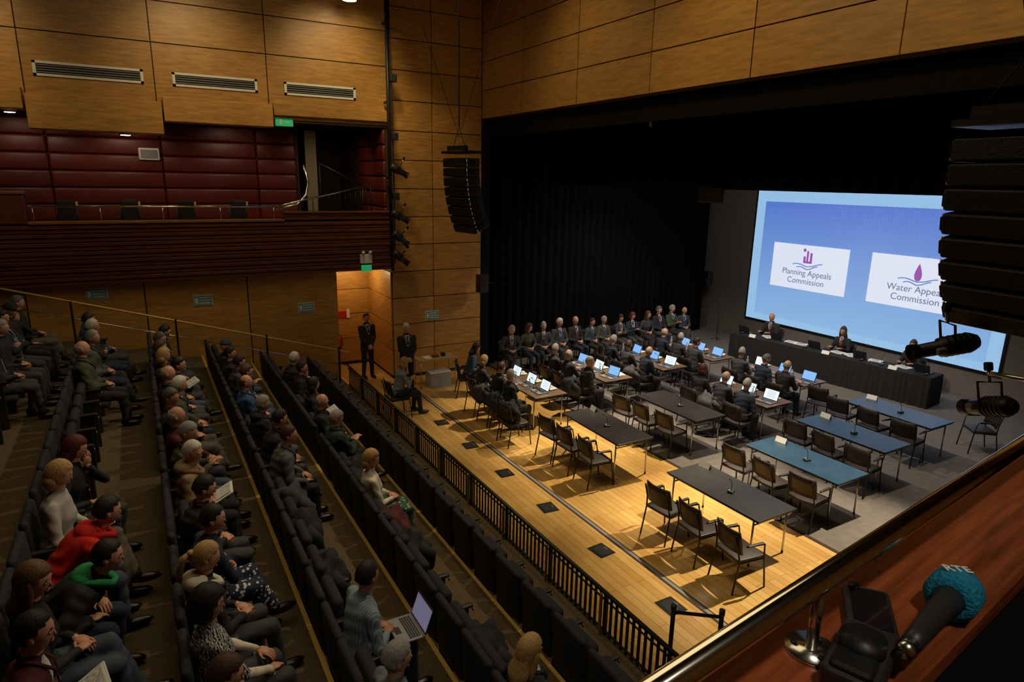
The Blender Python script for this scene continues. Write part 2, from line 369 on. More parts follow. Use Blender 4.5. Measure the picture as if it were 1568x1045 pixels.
def hand(mb,W,d,n,s,skin,curl=.5,sc_=1.):
    d=d.normalized(); n=(n-d*n.dot(d)).normalized(); sd=d.cross(n).normalized()
    inward=sd*(1 if sd.y*s<0 else -1)
    R=Matrix((d,sd,n)).transposed()
    mb.ell(W+d*.045,(.055,.042,.018),skin,rot=R,nu=10,nv=6)
    for i,L in enumerate((.062,.072,.068,.052)):
        b=W+d*.082+inward*(.030-.020*i)
        p1=b+d*L*.45+n*L*.12*curl; p2=p1+d*L*.30+n*L*.30*curl; p3=p2+d*L*.16+n*L*.34*curl
        mb.tube([b-d*.012,b+d*.005,p1,p2,p3],[.0085,.009,.0085,.0075,.005],skin,6)
    b=W+d*.025+inward*.034
    mb.tube([b-inward*.012,b+inward*.012+d*.012,b+inward*.026+d*.036+n*.008,b+inward*.022+d*.058+n*.014],[.010,.011,.009,.006],skin,6)
def head(mb,M,skin,hair,hm,female):
    def sh(x,y,z):
        X,Y,Z=x*.094,y*.074,z*.118
        if z<0:
            Y*=1-.28*(-z)**1.8; 
            if x<0: X*=1-.30*(-z)
            else: X*=1-.08*(-z)**2
        if x>0.2:
            X+= .005*math.exp(-((z-.28)/.12)**2)-.006*math.exp(-((z-.08)/.13)**2)*math.exp(-((abs(y)-.42)/.2)**2)
            X+= .007*math.exp(-((z+.80)/.18)**2)
        return (X,Y,Z)
    mb.ell((0,0,0),None,skin,M=M,nu=20,nv=16,fn=sh)
    mb.loft([((.088,0,.012),(1,0,0),(0,1,0),.004,.005),((.092,0,-.008),(1,0,0),(0,1,0),.007,.007),((.097,0,-.024),(1,0,0),(0,1,0),.010,.012),((.090,0,-.033),(1,0,0),(0,1,0),.007,.009)],skin,8,M)
    for s in (1,-1):
        mb.ell((.0765,s*.031,.006),(.011,.013,.0065),eyew,M=M,nu=8,nv=6); mb.ell((.0862,s*.031,.005),(.0025,.006,.006),iris,M=M,nu=6,nv=4)
        mb.ell((.086,s*.031,.028),(.006,.018,.0035),hm if hair!='bald' else skin,M=M,nu=8,nv=4)
        mb.ell((-.004,s*.076,-.005),(.018,.009,.030),skin,M=M,nu=8,nv=6,rot=(0,-.2,0))
    mb.ell((.087,0,-.058),(.008,.024,.0065),lip,M=M,nu=10,nv=6)
    if hair=='none': return
    def hs(x,y,z):
        k=1.12 if hair!='bald' else 1.05
        if hair=='curly': k=1.33+.05*math.sin(17*x+3)*math.sin(15*y)*math.sin(13*z+1)
        if hair in('long','bob'): k=1.16
        k+=.012*math.sin(9*x+5*y)*math.sin(11*z)
        thr=-.42+ .95/(1+math.exp(-(x-.25)*7))
        if hair in('long','bob','curly') : thr=-.75+1.25/(1+math.exp(-(x-.38)*9))
        hid= z<thr
        if hair=='bald' and z>.30+.25*(-x): hid=True
        if hid: k=.86
        X,Y,Z=x*.094*k-.002,y*.074*k,z*.118*k
        if x<0 and z<-.3 and hair=='short': X*=.8
        return (X,Y,Z)
    if hair!='cap': mb.ell((0,0,.004),None,hm,M=M,nu=24,nv=18,fn=hs)
    if hair=='bald': return
    if hair in('long',):
        def lh(x,y,z):
            return (-.045+x*.06-(.02 if z<0 else 0), y*(.092-.012*math.sin(4*z)), -.11+z*.17)
        mb.ell((0,0,0),None,hm,M=M,nu=16,nv=12,fn=lh)
        for s in(1,-1): mb.ell((.005,s*.076,-.08),(.035,.022,.12),hm,M=M,nu=8,nv=8)
    if hair=='bob':
        mb.ell((-.035,0,-.055),(.07,.092,.085),hm,M=M,nu=14,nv=10)
    if hair=='pony':
        mb.ell((-.105,0,.03),(.03,.03,.03),hm,M=M); mb.tube([(-.11,0,.03),(-.15,0,-.02),(-.15,0,-.12),(-.13,0,-.2)],[.022,.03,.026,.008],hm,8,M)
    if hair=='cap':
        def cp(x,y,z):
            k=1.16
            if z<.12: k=.85
            return (x*.094*k,y*.074*k,z*.118*k+.004)
        mb.ell((0,0,.004),None,hm,M=M,nu=20,nv=16,fn=cp)
def person(name,loc,yaw=0.,pose='sit',seat=.45,lean=6,arms='lap',hy=0,hp=10,top=BK,bot=BK,hair='short',hm='grey',suit=False,skin=skinA,female=False,sc_=FS,vox=.021,hood=None,skirt=False,sleeve=None,tie=0,legx=False,coat=False,inner=GY,paper_=False):
    mb=MB(); tm=top if not isinstance(top,tuple) else cloth(top); bmt=bot if not isinstance(bot,tuple) else cloth(bot)
    sw=.90 if female else 1.
    L=D2(lean); sit=pose=='sit'
    hz=seat+.10 if sit else .92
    hip=Vector((0,0,hz)); u=Vector((math.sin(L),0,math.cos(L))); fw=Vector((math.cos(L),0,-math.sin(L))); y=Vector((0,1,0))
    st=1. if sit else 1.05
    body=MB(); caps=[]
    def cap(p0,p1,r0,r1,mt,tag=''):
        p0=Vector(p0);p1=Vector(p1)
        pts=[p0+(p1-p0)*t for t in (0,.35,.7,1)]; rs=[r0+(r1-r0)*t for t in (0,.35,.7,1)]
        body.tube(pts,rs,tm,12); body.ell(p0,(r0,)*3,tm,nu=12,nv=8); body.ell(p1,(r1,)*3,tm,nu=12,nv=8)
        caps.append((p0,p1,r0,r1,mt,tag))
    T=lambda t,f=0:hip+u*t*st+fw*f
    R_=[(T(-.11),.10,.13),(T(-.04),.13,.172*sw),(T(.06),.125,.168*sw),(T(.17),.112,.148*sw),(T(.29),.122,.160*sw),(T(.38),.118,.176*sw),(T(.445),.098,.170*sw),(T(.485),.070,.105),(T(.515),.056,.062)]
    if not female: R_[3]=(T(.17,.015),.128,.160); R_[2]=(T(.06,.015),.135,.17)
    else: R_[4]=(T(.30,.02),.128,.158*sw)
    if coat: R_=[(c,a+.022,b+.022) if i<6 else ((c,a+.014,b+.012) if i==6 else (c,a+.004,b+.004)) for i,(c,a,b) in enumerate(R_)]
    cf=.012 if coat else (.005 if suit else 0.)
    body.loft([(c,fw,y,a,b) for c,a,b in R_],tm,18)
    caps.append((T(-.03,.04 if coat else 0),T(.42),.165 if coat else .15,.15,tm,'torso')); 
    if not sit: caps.append((T(-.12),T(-.02),.15,.16,bmt,''))
    nb=T(.49); hd=D2(lean*.55+hp*.3); hc=nb+Vector((math.sin(hd),0,math.cos(hd)))*.175+fw*.012
    sk=skin
    body.tube([nb-u*.03,hc-Vector((0,0,.05))],[.060,.054],tm,12); caps.append((nb+u*.045,hc,.052,.05,sk,'neck'))
    for s in (1,-1):
        hj=hip+Vector((0,s*.088,-.02))
        if sit:
            kn=Vector((.43,s*(.10+.03*random.random()),seat+.045)); an=Vector((.41+random.uniform(-.06,.08),s*.12,.10))
            if legx and s==1: kn=Vector((.42,.02,seat+.13)); an=Vector((.56,-.10,seat-.22))
            cap(hj,kn,.098,.070,bmt); cap(kn,an,.066,.048,bmt)
            if skirt: cap(hip+Vector((.1,s*.06,-.0)),Vector((.40,s*.08,seat+.03)),.11,.10,bmt); cap(Vector((.42,s*.07,seat+.0)),Vector((.42,s*.08,seat-.2)),.09,.11,bmt)
        else:
            kn=Vector((.02,s*.10,.50)); an=Vector((0,s*.12,.10)); cap(hj,kn,.095,.066,bmt); cap(kn,an,.064,.052,bmt)
        mb.ell(an+Vector((.065,0,-.055)),(.135,.046,.042),shoe,nu=12,nv=8); mb.ell(an+Vector((-.02,0,-.03)),(.05,.042,.06),shoe,nu=10,nv=8)
    for s in (1,-1):
        S=T(.425)+y*s*.172*sw
        am=arms
        if arms=='chin': am='chin' if s==1 else 'lap'
        n=Vector((0,0,-1)); pole=Vector((-.5,s*.8,-.6)); curl=.9
        if am=='lap': W=Vector((.25,s*.075,seat+.22))
        elif am=='knees': W=Vector((.33,s*.13,seat+.165))
        elif am=='table': W=Vector((.40+.0,s*.15,.795)); curl=.5; pole=Vector((-.4,s*.38,-1))
        elif am=='crossed': W=T(.24)+fw*.19-y*s*.05+u*(.02*s); n=-fw; pole=Vector((.1,s*1,-.5))
        elif am=='phone': W=Vector((.27+.2*math.sin(L),s*.05,seat+.36)); curl=1.1; n=Vector((.6,-s*.3,.3))
        elif am=='chin': W=hc+Vector((.07,.03,-.19)); n=Vector((0,0,1)); pole=Vector((.4,s*.6,-1))
        elif am=='side': W=Vector((.03,s*.25,.80)); n=Vector((0,-s,0)); pole=Vector((-1,s*.3,0))
        elif am=='clasp': W=Vector((.17,s*.05,.90)); n=Vector((-.8,-s*.2,-.2)); pole=Vector((-.3,s,-.2))
        E,W=ik(S,W,.285,.25,pole)
        mt=tm if sleeve is None else sleeve
        cap(S,E,(.062 if not female else .054)+cf,(.048 if not female else .042)+cf,tm); cap(E,W-(W-E)*.06,(.047 if not female else .041)+cf,.031+cf*.8,mt)
        body.tube([E+(W-E)*.85,W+(W-E)*.1],[.027,.025],tm,10); caps.append((W-(W-E)*.02,W+(W-E)*.14,.030,.030,skin,''))
        d=(W-E).normalized()
        if am in('lap','table','knees','clasp','crossed'): 
            d=(d*.5+Vector((.35 if am!='crossed' else 0,-s*(.55 if am!='table' else .15),-.1 if am!='table' else 0))).normalized()
        if am=='side': d=Vector((0,0,-1))
        if am=='chin': d=Vector((.1,-.1,1)).normalized()
        if am=='phone': d=Vector((.6,-s*.3,.5)).normalized()
        hand(mb,W,d,n,s,skin,curl)
    me=body.mesh('tmp'); ob=bpy.data.objects.new('tmp',me); sc.collection.objects.link(ob)
    r=ob.modifiers.new('r','REMESH'); r.mode='VOXEL'; r.voxel_size=vox
    s_=ob.modifiers.new('s','SMOOTH'); s_.factor=.5; s_.iterations=4
    dg=bpy.context.evaluated_depsgraph_get(); ev=ob.evaluated_get(dg).to_mesh()
    nV=len(ev.vertices); co=np.empty(nV*3); ev.vertices.foreach_get('co',co); co=co.reshape(-1,3)
    nF=len(ev.polygons); cen=np.empty(nF*3); ev.polygons.foreach_get('center',cen); cen=cen.reshape(-1,3)
    fcs=[list(p.vertices) for p in ev.polygons]
    best=np.full(nF,1e9); bi=np.zeros(nF,int)
    for i,(p0,p1,r0,r1,mt,tag) in enumerate(caps):
        a=np.array(p0);b=np.array(p1);ab=b-a; t=np.clip(((cen-a)@ab)/(ab@ab),0,1)
        dd=np.linalg.norm(cen-(a+t[:,None]*ab),axis=1)-(r0+(r1-r0)*t)
        if tag=='neck': dd=np.where((cen-a)@np.array(u)<0,9,dd-.01)
        k=dd<best; best[k]=dd[k]; bi[k]=i
    o=len(mb.v); 
    ph=random.uniform(0,6)
    co2=co.copy(); w=(.006 if coat else .004)*np.sin(co[:,2]*50+co[:,1]*23+ph+3*np.sin(co[:,0]*19))
    cm=co.mean(axis=0); dv=co-cm; dv/=np.linalg.norm(dv,axis=1)[:,None]+1e-6; co2+=dv*w[:,None]
    mb.v+= [tuple(c) for c in co2]
    shirt=cloth(WHT) if not coat else cloth(inner)
    rel=cen-np.array(hip); tt=rel@np.array(u); ff=rel@np.array(fw); yy=np.abs(cen[:,1])
    for i,f in enumerate(fcs):
        c=caps[bi[i]]; mt=c[4]
        if coat and c[5] in('torso','neck') and ff[i]>.04 and .02<tt[i]<.53 and yy[i]<.018+max(0,(tt[i]-.15))*.16: mt=shirt
        if suit and c[5] in('torso','neck') and ff[i]>.05:
            vw=(tt[i]-.20)/.28*.07
            if tt[i]>.2 and tt[i]<.53 and yy[i]<vw: mt=shirt
            if suit!='open' and tt[i]>.18 and tt[i]<.50 and yy[i]<.018: mt=tie_m[tie]
        mb.f.append([q+o for q in f]); mb.mi.append(mb.mid(mt)); mb.sm.append(True)
    bpy.data.objects.remove(ob); bpy.data.meshes.remove(me)
    if coat or suit:
        for s in(1,-1):
            pts=[T(.53,-.055)+y*s*.005,T(.525,-.03)+y*s*.055,T(.51,.03)+y*s*.068,T(.45,.115)+y*s*.050,T(.36,.145)+y*s*.028]
            mb.tube(pts,[.018,.020,.018,.015,.006] if coat else [.012,.013,.012,.010,.005],tm,8)
    if paper_:
        mb.box((.36,.0,seat+.27),(.20,.29,.012),paper,rot=(0,-.5,.1)); mb.box((.355,.0,seat+.285),(.16,.24,.004),paper_g,rot=(0,-.5,.1))
    if hood is not None:
        hmat=hood if not isinstance(hood,tuple) else cloth(hood)
        mb.ell(nb+Vector((-.06,0,.02)),(.09,.12,.07),hmat,nu=14,nv=10)
        mb.tube([nb+Vector((-.05,.10,.01)),nb+Vector((.04,.08,-.01)),nb+Vector((.11,.03,-.06)),nb+Vector((.11,-.03,-.06)),nb+Vector((.04,-.08,-.01)),nb+Vector((-.05,-.10,.01))],.028,hmat,8)
    HM=Matrix.Translation(hc+Vector((0,0,0)))@Euler((0,D2(hp),D2(hy))).to_matrix().to_4x4()
    head(mb,HM,skin,hair,H_[hm] if isinstance(hm,str) else hm,female)
    o=mb.obj(name,loc,D2(yaw)); o.scale=(sc_,)*3
    return o
R=random.Random(5)
A=[(6,15.0,dict(hair='cap',hm=cloth(BK),top=BK)),(6,13.3,dict(hair='short',hm='grey',top=BK,lean=14)),(6,14.2,dict(hm='dark',top=NV)),
(5,12.7,dict(hair='bald',hm='grey',top=OL,arms='lap')),(5,13.6,dict(hair='short',hm='grey',top=(.06,.075,.055),lean=18)),(5,14.6,dict(hair='short',hm='white',top=BK,lean=14)),
(4,15.2,dict(hair='short',hm='dark',top=BK,lean=14)),(4,13.0,dict(hair='bob',hm='blonde',top=BRN,female=True)),(4,13.75,dict(hair='short',hm='brown',top=BK)),
(3,14.8,dict(hair='cap',hm=cloth((.05,.05,.055)),top=BK)),(3,13.4,dict(hair='short',hm='dark',top=GY,lean=12)),(3,14.1,dict(hair='short',hm='dark',top=BK)),
(2,14.5,dict(hair='short',hm='white',top=BK,lean=18)),
(4,11.8,dict(hair='bald',hm='grey',top=BK)),(4,11.1,dict(hair='short',hm='white',top=OL,lean=16)),(4,10.45,dict(hair='short',hm='salt',top=BRN)),
(3,10.6,dict(hair='short',hm='grey',top=BK,hood=BK,lean=10)),(3,11.9,dict(hair='bald',hm='brown',top=BLU)),(3,9.9,dict(hair='short',hm='dark',top=BK,lean=25)),
(2,11.3,dict(hair='bald',hm='grey',top=BK)),(2,10.35,dict(hair='short',hm='grey',top=DKG,arms='phone',hp=25)),
(4,9.55,dict(hair='bald',hm='grey',top=MAR)),(4,8.9,dict(hair='short',hm='grey',top=OL,lean=14,arms='phone',hp=20,paper_=False)),
(4,8.2,dict(hair='short',hm='white',top=TAN,hood=TAN,lean=12,arms='crossed')),
(5,8.05,dict(hair='bob',hm='red',top=BK,female=True,lean=12)),(5,7.3,dict(hair='bob',hm='blonde',top=(.42,.40,.36),female=True,coat=False,paper_=True)),
(5,6.6,dict(hair='short',hm='dark',top=RED,lean=34,hood=RED,coat=True)),(5,5.95,dict(hair='short',hm='dark',top=BK,hood=GRN,lean=38,arms='knees',coat=True)),
(2,8.5,dict(hair='bob',hm='blonde',top=CRM,bot=skirtp,female=True,skirt=True,arms='lap')),
(4,7.1,dict(hair='short',hm='dark',top=BK,lean=16,arms='lap')),(4,6.35,dict(hair='short',hm='dark',top=NV,bot=dots,lean=18)),(4,5.65,dict(hair='pony',hm='blonde',top=BK,female=True,hood=CRM,bot=GY)),
(5,5.3,dict(hair='long',hm='brownl',top=BK,female=True)),(5,4.65,dict(hair='short',hm='dark',top=MAR,suit='open',lean=14,coat=False,paper_=True)),
(4,4.95,dict(hair='curly',hm='dark',top=patt,female=True,sleeve=cloth(CRM))),
(3,5.25,dict(hair='short',hm='dark',top=stripe,bot=NV,lean=16,arms='lap',skin=skinB,coat=False)),
(3,4.1,dict(hair='short',hm='grey',top=(.16,.19,.2))),(2,4.05,dict(hair='long',hm='blonde',top=BK,female=True)),(4,4.1,dict(hair='short',hm='brown',top=GY)),
(3,12.65,dict(hair='short',hm='brown',top=BK,lean=16)),(3,9.15,dict(hair='short',hm='brown',top=(.1,.1,.11),lean=24,arms='knees')),
(2,13.7,dict(hair='short',hm='dark',top=BK,lean=20)),(2,12.4,dict(hair='bob',hm='dark',top=BK,lean=14,female=True)),(6,12.5,dict(hair='bald',hm='salt',top=BK)),(4,14.5,dict(hair='short',hm='salt',top=NV)),
(4,12.4,dict(hair='short',hm='dark',top=BK,lean=20)),(5,15.3,dict(hair='short',hm='dark',top=BLU)),(6,15.8,dict(hair='short',hm='salt',top=BK)),
]
byrow={}
for q in A: byrow.setdefault(q[0],[]).append(q)
A2=[];rows={}
for r_ in sorted(byrow):
    l=sorted(byrow[r_],key=lambda q:q[1]); last=-9
    for q in l:
        y=max(q[1],last+.65); last=y; A2.append((r_,y,q[2])); rows.setdefault(r_,[]).append(y)
HB=1.0
for r_,yy_,kw in A2:
    kw=dict(kw); kw.setdefault('hy',R.uniform(-30,14)); kw.setdefault('hp',R.uniform(2,18)); kw.setdefault('arms',R.choice(['lap','lap','knees','crossed','phone','chin']))
    kw.setdefault('legx',R.random()<.3); kw.setdefault('bot',R.choice([BK,NV,GY,BL,(.10,.085,.06)]))
    fem=kw.get('female'); kw['lean']=(kw['lean'] if kw.get('lean',5)>=26 else max(-3,kw.get('lean',5)-7))+R.uniform(-2,3)+(7 if r_==5 and yy_<8.5 else 0)
    if 'coat' not in kw and not isinstance(kw['top'],bpy.types.Material) and kw['top']!=CRM: kw['coat']=R.random()<.65
    kw.setdefault('inner',R.choice([GY,WHT,BL,BK,LG,MAR]))
    if R.random()<.07 and 'paper_' not in kw: kw['paper_']=True
    if kw.get('paper_'): kw['arms']='lap'
    person('seated_woman' if fem else 'seated_man',(NX(r_)-HB,yy_,TZ(r_)),R.uniform(-14,14),seat=.43,vox=.014 if yy_<9 else .021,**kw)
def seat(mb,x,y,z,occ):
    M=Matrix.Translation((x,y,z))@Matrix.Scale(FS,4)
    mb.box((-.155,0,.62),(.07,.50,.60),seat_m,.034,3,rot=(0,-.06,0),smooth=True,M=M)
    if occ: mb.box((.06,0,.38),(.42,.46,.10),seat_m,.04,3,smooth=True,M=M)
    else: mb.box((-.05,0,.60),(.10,.46,.42),seat_m,.045,3,rot=(0,.12,0),smooth=True,M=M)
    s=-.275
    mb.box((.0,s,.32),(.30,.035,.64),seat_frame,.01,M=M); mb.box((.02,s,.65),(.34,.06,.035),seat_frame,.015,2,M=M)
    mb.tube([(.19,s-.006,.60),(.196,s-.006,.60)],.02,brass,8,M=M)
for k in range(1,10):
    ys=sorted(rows.get(k,[]))
    lst=[(y,True) for y in ys]
    lo,hi=.9,16.9
    if not ys:
        y=lo
        while y<hi: lst.append((y,False)); y+=.66
    else:
        y=ys[0]-.66
        while y>lo: lst.append((y,False)); y-=.66
        y=ys[-1]+.66
        while y<hi: lst.append((y,False)); y+=.66
        for a_,b_ in zip(ys,ys[1:]):
            n=round((b_-a_)/.67)
            for i in range(1,n): lst.append((a_+(b_-a_)*i/n,False))
    mb=MB()
    for y,o in lst: seat(mb,NX(k)-HB,y,TZ(k),o)
    mb.obj('theatre_seat_row')
def coat(loc,c,rz=0,s=1.,name='draped_coat'):
    mb=MB(); mt=cloth(c); r0=random.uniform(0,9)
    def fn(x,y,z):
        k=1+.16*math.sin(5*x+r0)*math.sin(4*y+2*z+r0)+.08*math.sin(11*y+7*z)
        return (x*.20*k,y*.25*k,z*.24*k-(.05*abs(y)))
    mb.ell((0,0,0),None,mt,nu=20,nv=14,fn=fn)
    mb.tube([(0,.2,.1),(.08,.27,-.05),(.12,.24,-.25),(.10,.2,-.36)],[.07,.075,.06,.045],mt,10)
    mb.tube([(0,-.2,.1),(.1,-.26,-.02),(.14,-.2,-.22)],[.07,.07,.05],mt,10)
    o=mb.obj(name,loc,rz); o.scale=(s,)*3
for r_,y,c in ((2,7.75,MAR),(2,7.1,BK),(3,7.6,BK),(3,8.35,GY),(3,6.5,BK),(4,3.4,BK),(2,5.0,BK),(3,11.25,BK),(2,9.6,BK)): coat((NX(r_)-HB+.05,y,TZ(r_)+.72),c,R.uniform(-.5,.5),1.1)
m=MB(); fx=4.72; zb=.306
m.tube([(fx,4.35,.90),(fx,17.3,.90)],.028,fence_m)
m.tube([(fx,4.35,zb+.05),(fx,17.3,zb+.05)],.018,fence_m); m.tube([(fx,4.35,.80),(fx,17.3,.80)],.012,fence_m)
y=4.35;i=0
while y<17.31:
    if i%12==0: m.box((fx,y,(zb+.92)/2),(.05,.05,.92-zb),fence_m,.006); m.box((fx-.05,y+.04,(zb+.9)/2),(.03,.03,.9-zb),mat('fence_post_wood',(.3,.19,.06),.5),.003)
    else: m.box((fx,y,(zb+.88)/2),(.012,.045,.88-zb),fence_m)
    y+=.108;i+=1
m.obj('metal_barrier_fence')
m=MB()
hz=lambda x:.3+(4.83-x)/P*RISE
for dz,r in ((1.02,.025),(.62,.014)): m.tube([(4.9,17.75,hz(4.9)+dz-.15),(-6,17.75,hz(-6)+dz)],r,nosing_m if dz>1 else steel)
for x in (4.6,2.7,.6,-1.5,-3.6,-5.8): m.box((x,17.75,hz(x)+.45),(.05,.05,1.05),seat_frame,.01)
m.obj('stair_handrail')
for y in (14.24,12.6,10.95,9.28,7.62,5.96):
    m=MB(); m.box((0,0,.004),(.32,.36,.008),blackm,.003); m.box((0,0,.01),(.24,.26,.006),blackp,.002); m.box((.1,0,.014),(.03,.08,.004),chrome,.001); m.obj('floor_socket_plate',(6.2,y,0),R.uniform(-.1,.1))
m=MB(); m.bb(6.52,6.56,1,17.6,0,.004,groove); m.bb(6.62,6.64,1,17.6,0,.004,groove); m.bb(6.56,6.62,1,17.6,0,.002,grey); m.obj('floor_cable_track')
# ------------------------------------------------------------------ stage furniture
tb_black=mat('table_top_black',(.020,.018,.018),.35,0,.2,5); tb_blue=mat('table_top_blue',(.015,.048,.082),.35,0,.15,5); tb_grey=mat('table_top_wood',(.16,.10,.06),.4,0,.2,4,stretch=(1,6,1))
def table_mesh(mt,L=2.05,W=.93):
    m=MB(); m.box((0,0,.728),(W,L,.024),mt,.006,2); m.box((0,0,.704),(W-.06,L-.06,.024),blackm,.003)
    for s in(1,-1):
        yy=s*(L/2-.14)
        m.tube([(-W/2+.06,yy,.70),(-W/2+.05,yy,.02)],.016,chrome,8); m.tube([(W/2-.06,yy,.70),(W/2-.05,yy,.02)],.016,chrome,8)
        m.tube([(-W/2+.055,yy,.62),(W/2-.055,yy,.62)],.012,chrome,6)
        m.tube([(0,yy,.62),(0,yy-s*.35,.69)],.008,chrome,6)
        for q in(1,-1): m.tube([(q*(W/2-.05),yy,.03),(q*(W/2-.05),yy,0)],.02,blackp,8)
    return m.mesh('folding_table')
TB={c:table_mesh(t) for c,t in (('k',tb_black),('b',tb_blue),('g',tb_grey))}
TH=.741*FS
tabs=[(8.43,7.02,'k'),(8.43,10.45,'k'),(10.8,10.7,'k'),(10.77,7.26,'b'),(12.92,7.7,'b'),(15.16,8.0,'b'),
 (8.43,13.65,'g'),(10.8,13.95,'g'),(12.95,14.1,'g'),(15.0,14.2,'g'),(13.0,10.6,'g'),(15.3,11.3,'g')]
for x,y,c in tabs: inst(TB[c],'folding_table',(x,y,0),R.uniform(-.02,.02),1,FS)
chair_red=mat('chair_plastic',(.026,.017,.015),.5)
def chair_mesh():
    m=MB()
    m.box((0,0,.45),(.44,.46,.045),chair_red,.02,3,smooth=True)
    vs=[];fs=[];n=8
    for j,(z,x) in enumerate(((.54,-.20),(.64,-.22),(.76,-.245),(.86,-.265))):
        for i in range(n+1):
            t=i/n*2-1; yy=t*.225*(1-.04*(j==3)); vs.append((x+.05*t*t+.0,yy,z)); 
    o=len(vs)
    vs+=[(v[0]-.022,v[1],v[2]) for v in vs]
    for j in range(3):
        for i in range(n):
            a=j*(n+1)+i; fs.append([a,a+1,a+n+2,a+n+1]); fs.append([o+a,o+a+n+1,o+a+n+2,o+a+1])
    for i in range(n): fs.append([i,o+i,o+i+1,i+1]); a=3*(n+1)+i; fs.append([a,a+1,o+a+1,o+a])
    for j in range(3):
        a=j*(n+1); fs.append([a,a+n+1,o+a+n+1,o+a]); a+=n; fs.append([a,o+a,o+a+n+1,a+n+1])
    m.add(vs,fs,chair_red,True)
    for s in(1,-1):
        m.tube([(.25,s*.235,0),(.20,s*.225,.44),(.17,s*.24,.64),(-.12,s*.245,.66)],.012,blackm,8)
        m.tube([(-.27,s*.235,0),(-.19,s*.225,.44),(-.22,s*.20,.62),(-.275,s*.20,.82)],.012,blackm,8)
        m.tube([(.2,s*.225,.425),(-.19,s*.225,.425)],.010,blackm,6)
        m.box((.02,s*.245,.665),(.26,.04,.02),blackp,.008,2)
    m.tube([(.2,-.225,.425),(.2,.225,.425)],.010,blackm,6)
    return m.mesh('stacking_chair')
CH=chair_mesh()
def chair(x,y,a=0.): return inst(CH,'stacking_chair',(x,y,0),D2(a),FS)
for x,y,a in [(7.5,7.5,5),(7.52,6.75,-4),(7.55,5.95,-8),(7.6,11.2,6),(7.6,10.5,2),(7.62,9.75,-5),(10.0,11.6,8),(10.05,10.9,-3),(10.1,10.2,4),
  (10.0,8.1,3),(10.0,7.35,-6),(10.05,6.6,5),(12.3,8.45,4),(12.25,7.7,-5),(12.2,6.95,3),(14.65,9.05,6),(14.6,8.2,-4),(14.5,7.35,5),(15.0,9.85,10),(16.7,6.9,140)]: chair(x,y,a)
def conf():
    m=MB(); m.box((0,0,.02),(.13,.10,.035),blackp,.015,2); m.tube([(0,0,.03),(.01,0,.12),(-.03,0,.22),(-.09,0,.27)],.005,blackm,6); m.tube([(-.085,0,.268),(-.12,0,.285)],.011,blackp,8); m.box((-.02,.02,.04),(.03,.02,.006),white); return m.mesh('desk_microphone')
CM=conf()
for x,y,c in tabs: inst(CM,'desk_microphone',(x-.05,y-.35 if c=='g' else y-.1,TH),R.uniform(-.5,.5))
m_=MB(); m_.add([(0,-.1,0),(0,.1,0),(.04,.1,.09),(.04,-.1,.09),(.08,.1,0),(.08,-.1,0)],[[0,1,2,3],[3,2,4,5]],paper); NC=m_.mesh('name_card')
for x,y in ((8.68,7.85),(11.0,8.0),(13.15,8.5),(15.4,8.8),(8.68,11.3)): inst(NC,'name_card',(x,y,TH+.002),R.uniform(-.2,.2),1.2)
scrw=[mat('laptop_screen_doc',(.1,.1,.1),.3,emit=(.72,.86,.95),es=1.3),mat('laptop_screen_blue',(.1,.1,.1),.3,emit=(.18,.42,.85),es=1.1)]
def laptop_mesh(sm,body=grey):
    m=MB(); m.box((0,0,.01),(.24,.34,.016),body,.005,2)
    for r_ in range(5): m.box((-.0+.02*r_,0,.0195),(.014,.29,.003),blackp)
    m.box((-.07,0,.019),(.05,.09,.002),blackp)
    M=Matrix.Translation((.12,0,.018))@Euler((0,D2(20),0)).to_matrix().to_4x4()
    m.box((.0,0,.11),(.008,.34,.22),blackp,.003,M=M); m.box((-.005,0,.112),(.002,.31,.19),sm,M=M)
    if sm is scrw[0]:
        for k in range(6): m.box((-.0065,.0,.18-.025*k),(.001,.2,.006),grey,M=M)
    return m.mesh('laptop')
LPm=[laptop_mesh(scrw[0]),laptop_mesh(scrw[1])]
def pap():
    m=MB()
    for i in range(6): m.box((R.uniform(-.02,.02),R.uniform(-.02,.02),.003+i*.005),(.21,.297,.004),paper,rot=(0,0,R.uniform(-.25,.25)))
    for k in range(9): m.box((-.07+.017*k,0,.0325),(.004,.2,.0008),grey)
    return m.mesh('document_stack')
PP=[pap() for _ in range(3)]
def bottle():
    m=MB(); m.tube([(0,0,0),(0,0,.14),(0,0,.17),(0,0,.2)],[.03,.03,.014,.014],mat('water_bottle',(.5,.6,.65),.1,0,alpha=.5),10); m.tube([(0,0,.2),(0,0,.215)],.016,white,10); return m.mesh('water_bottle')
BT=bottle()
suits=[NV,BK,(.03,.032,.04),(.045,.05,.06),GY,(.02,.025,.045)]
tp=[(8.43,[13.0,13.7,14.45],[('short','grey'),('short','brown'),('bob','blonde')]),
 (10.8,[14.65,13.95,13.2],[('short','grey'),('bald','grey'),('short','grey')]),
 (12.95,[14.85,14.1,13.35],[('short','grey'),('short','brown'),('bald','grey')]),
 (15.0,[14.9,14.2,13.5],[('bald','grey'),('short','grey'),('short','dark')]),
 (13.0,[11.3,10.6,9.9],[('short','red'),('bald','grey'),('short','grey')]),
 (15.3,[12.05,11.3,10.55],[('short','grey'),('short','salt'),('bald','grey')])]
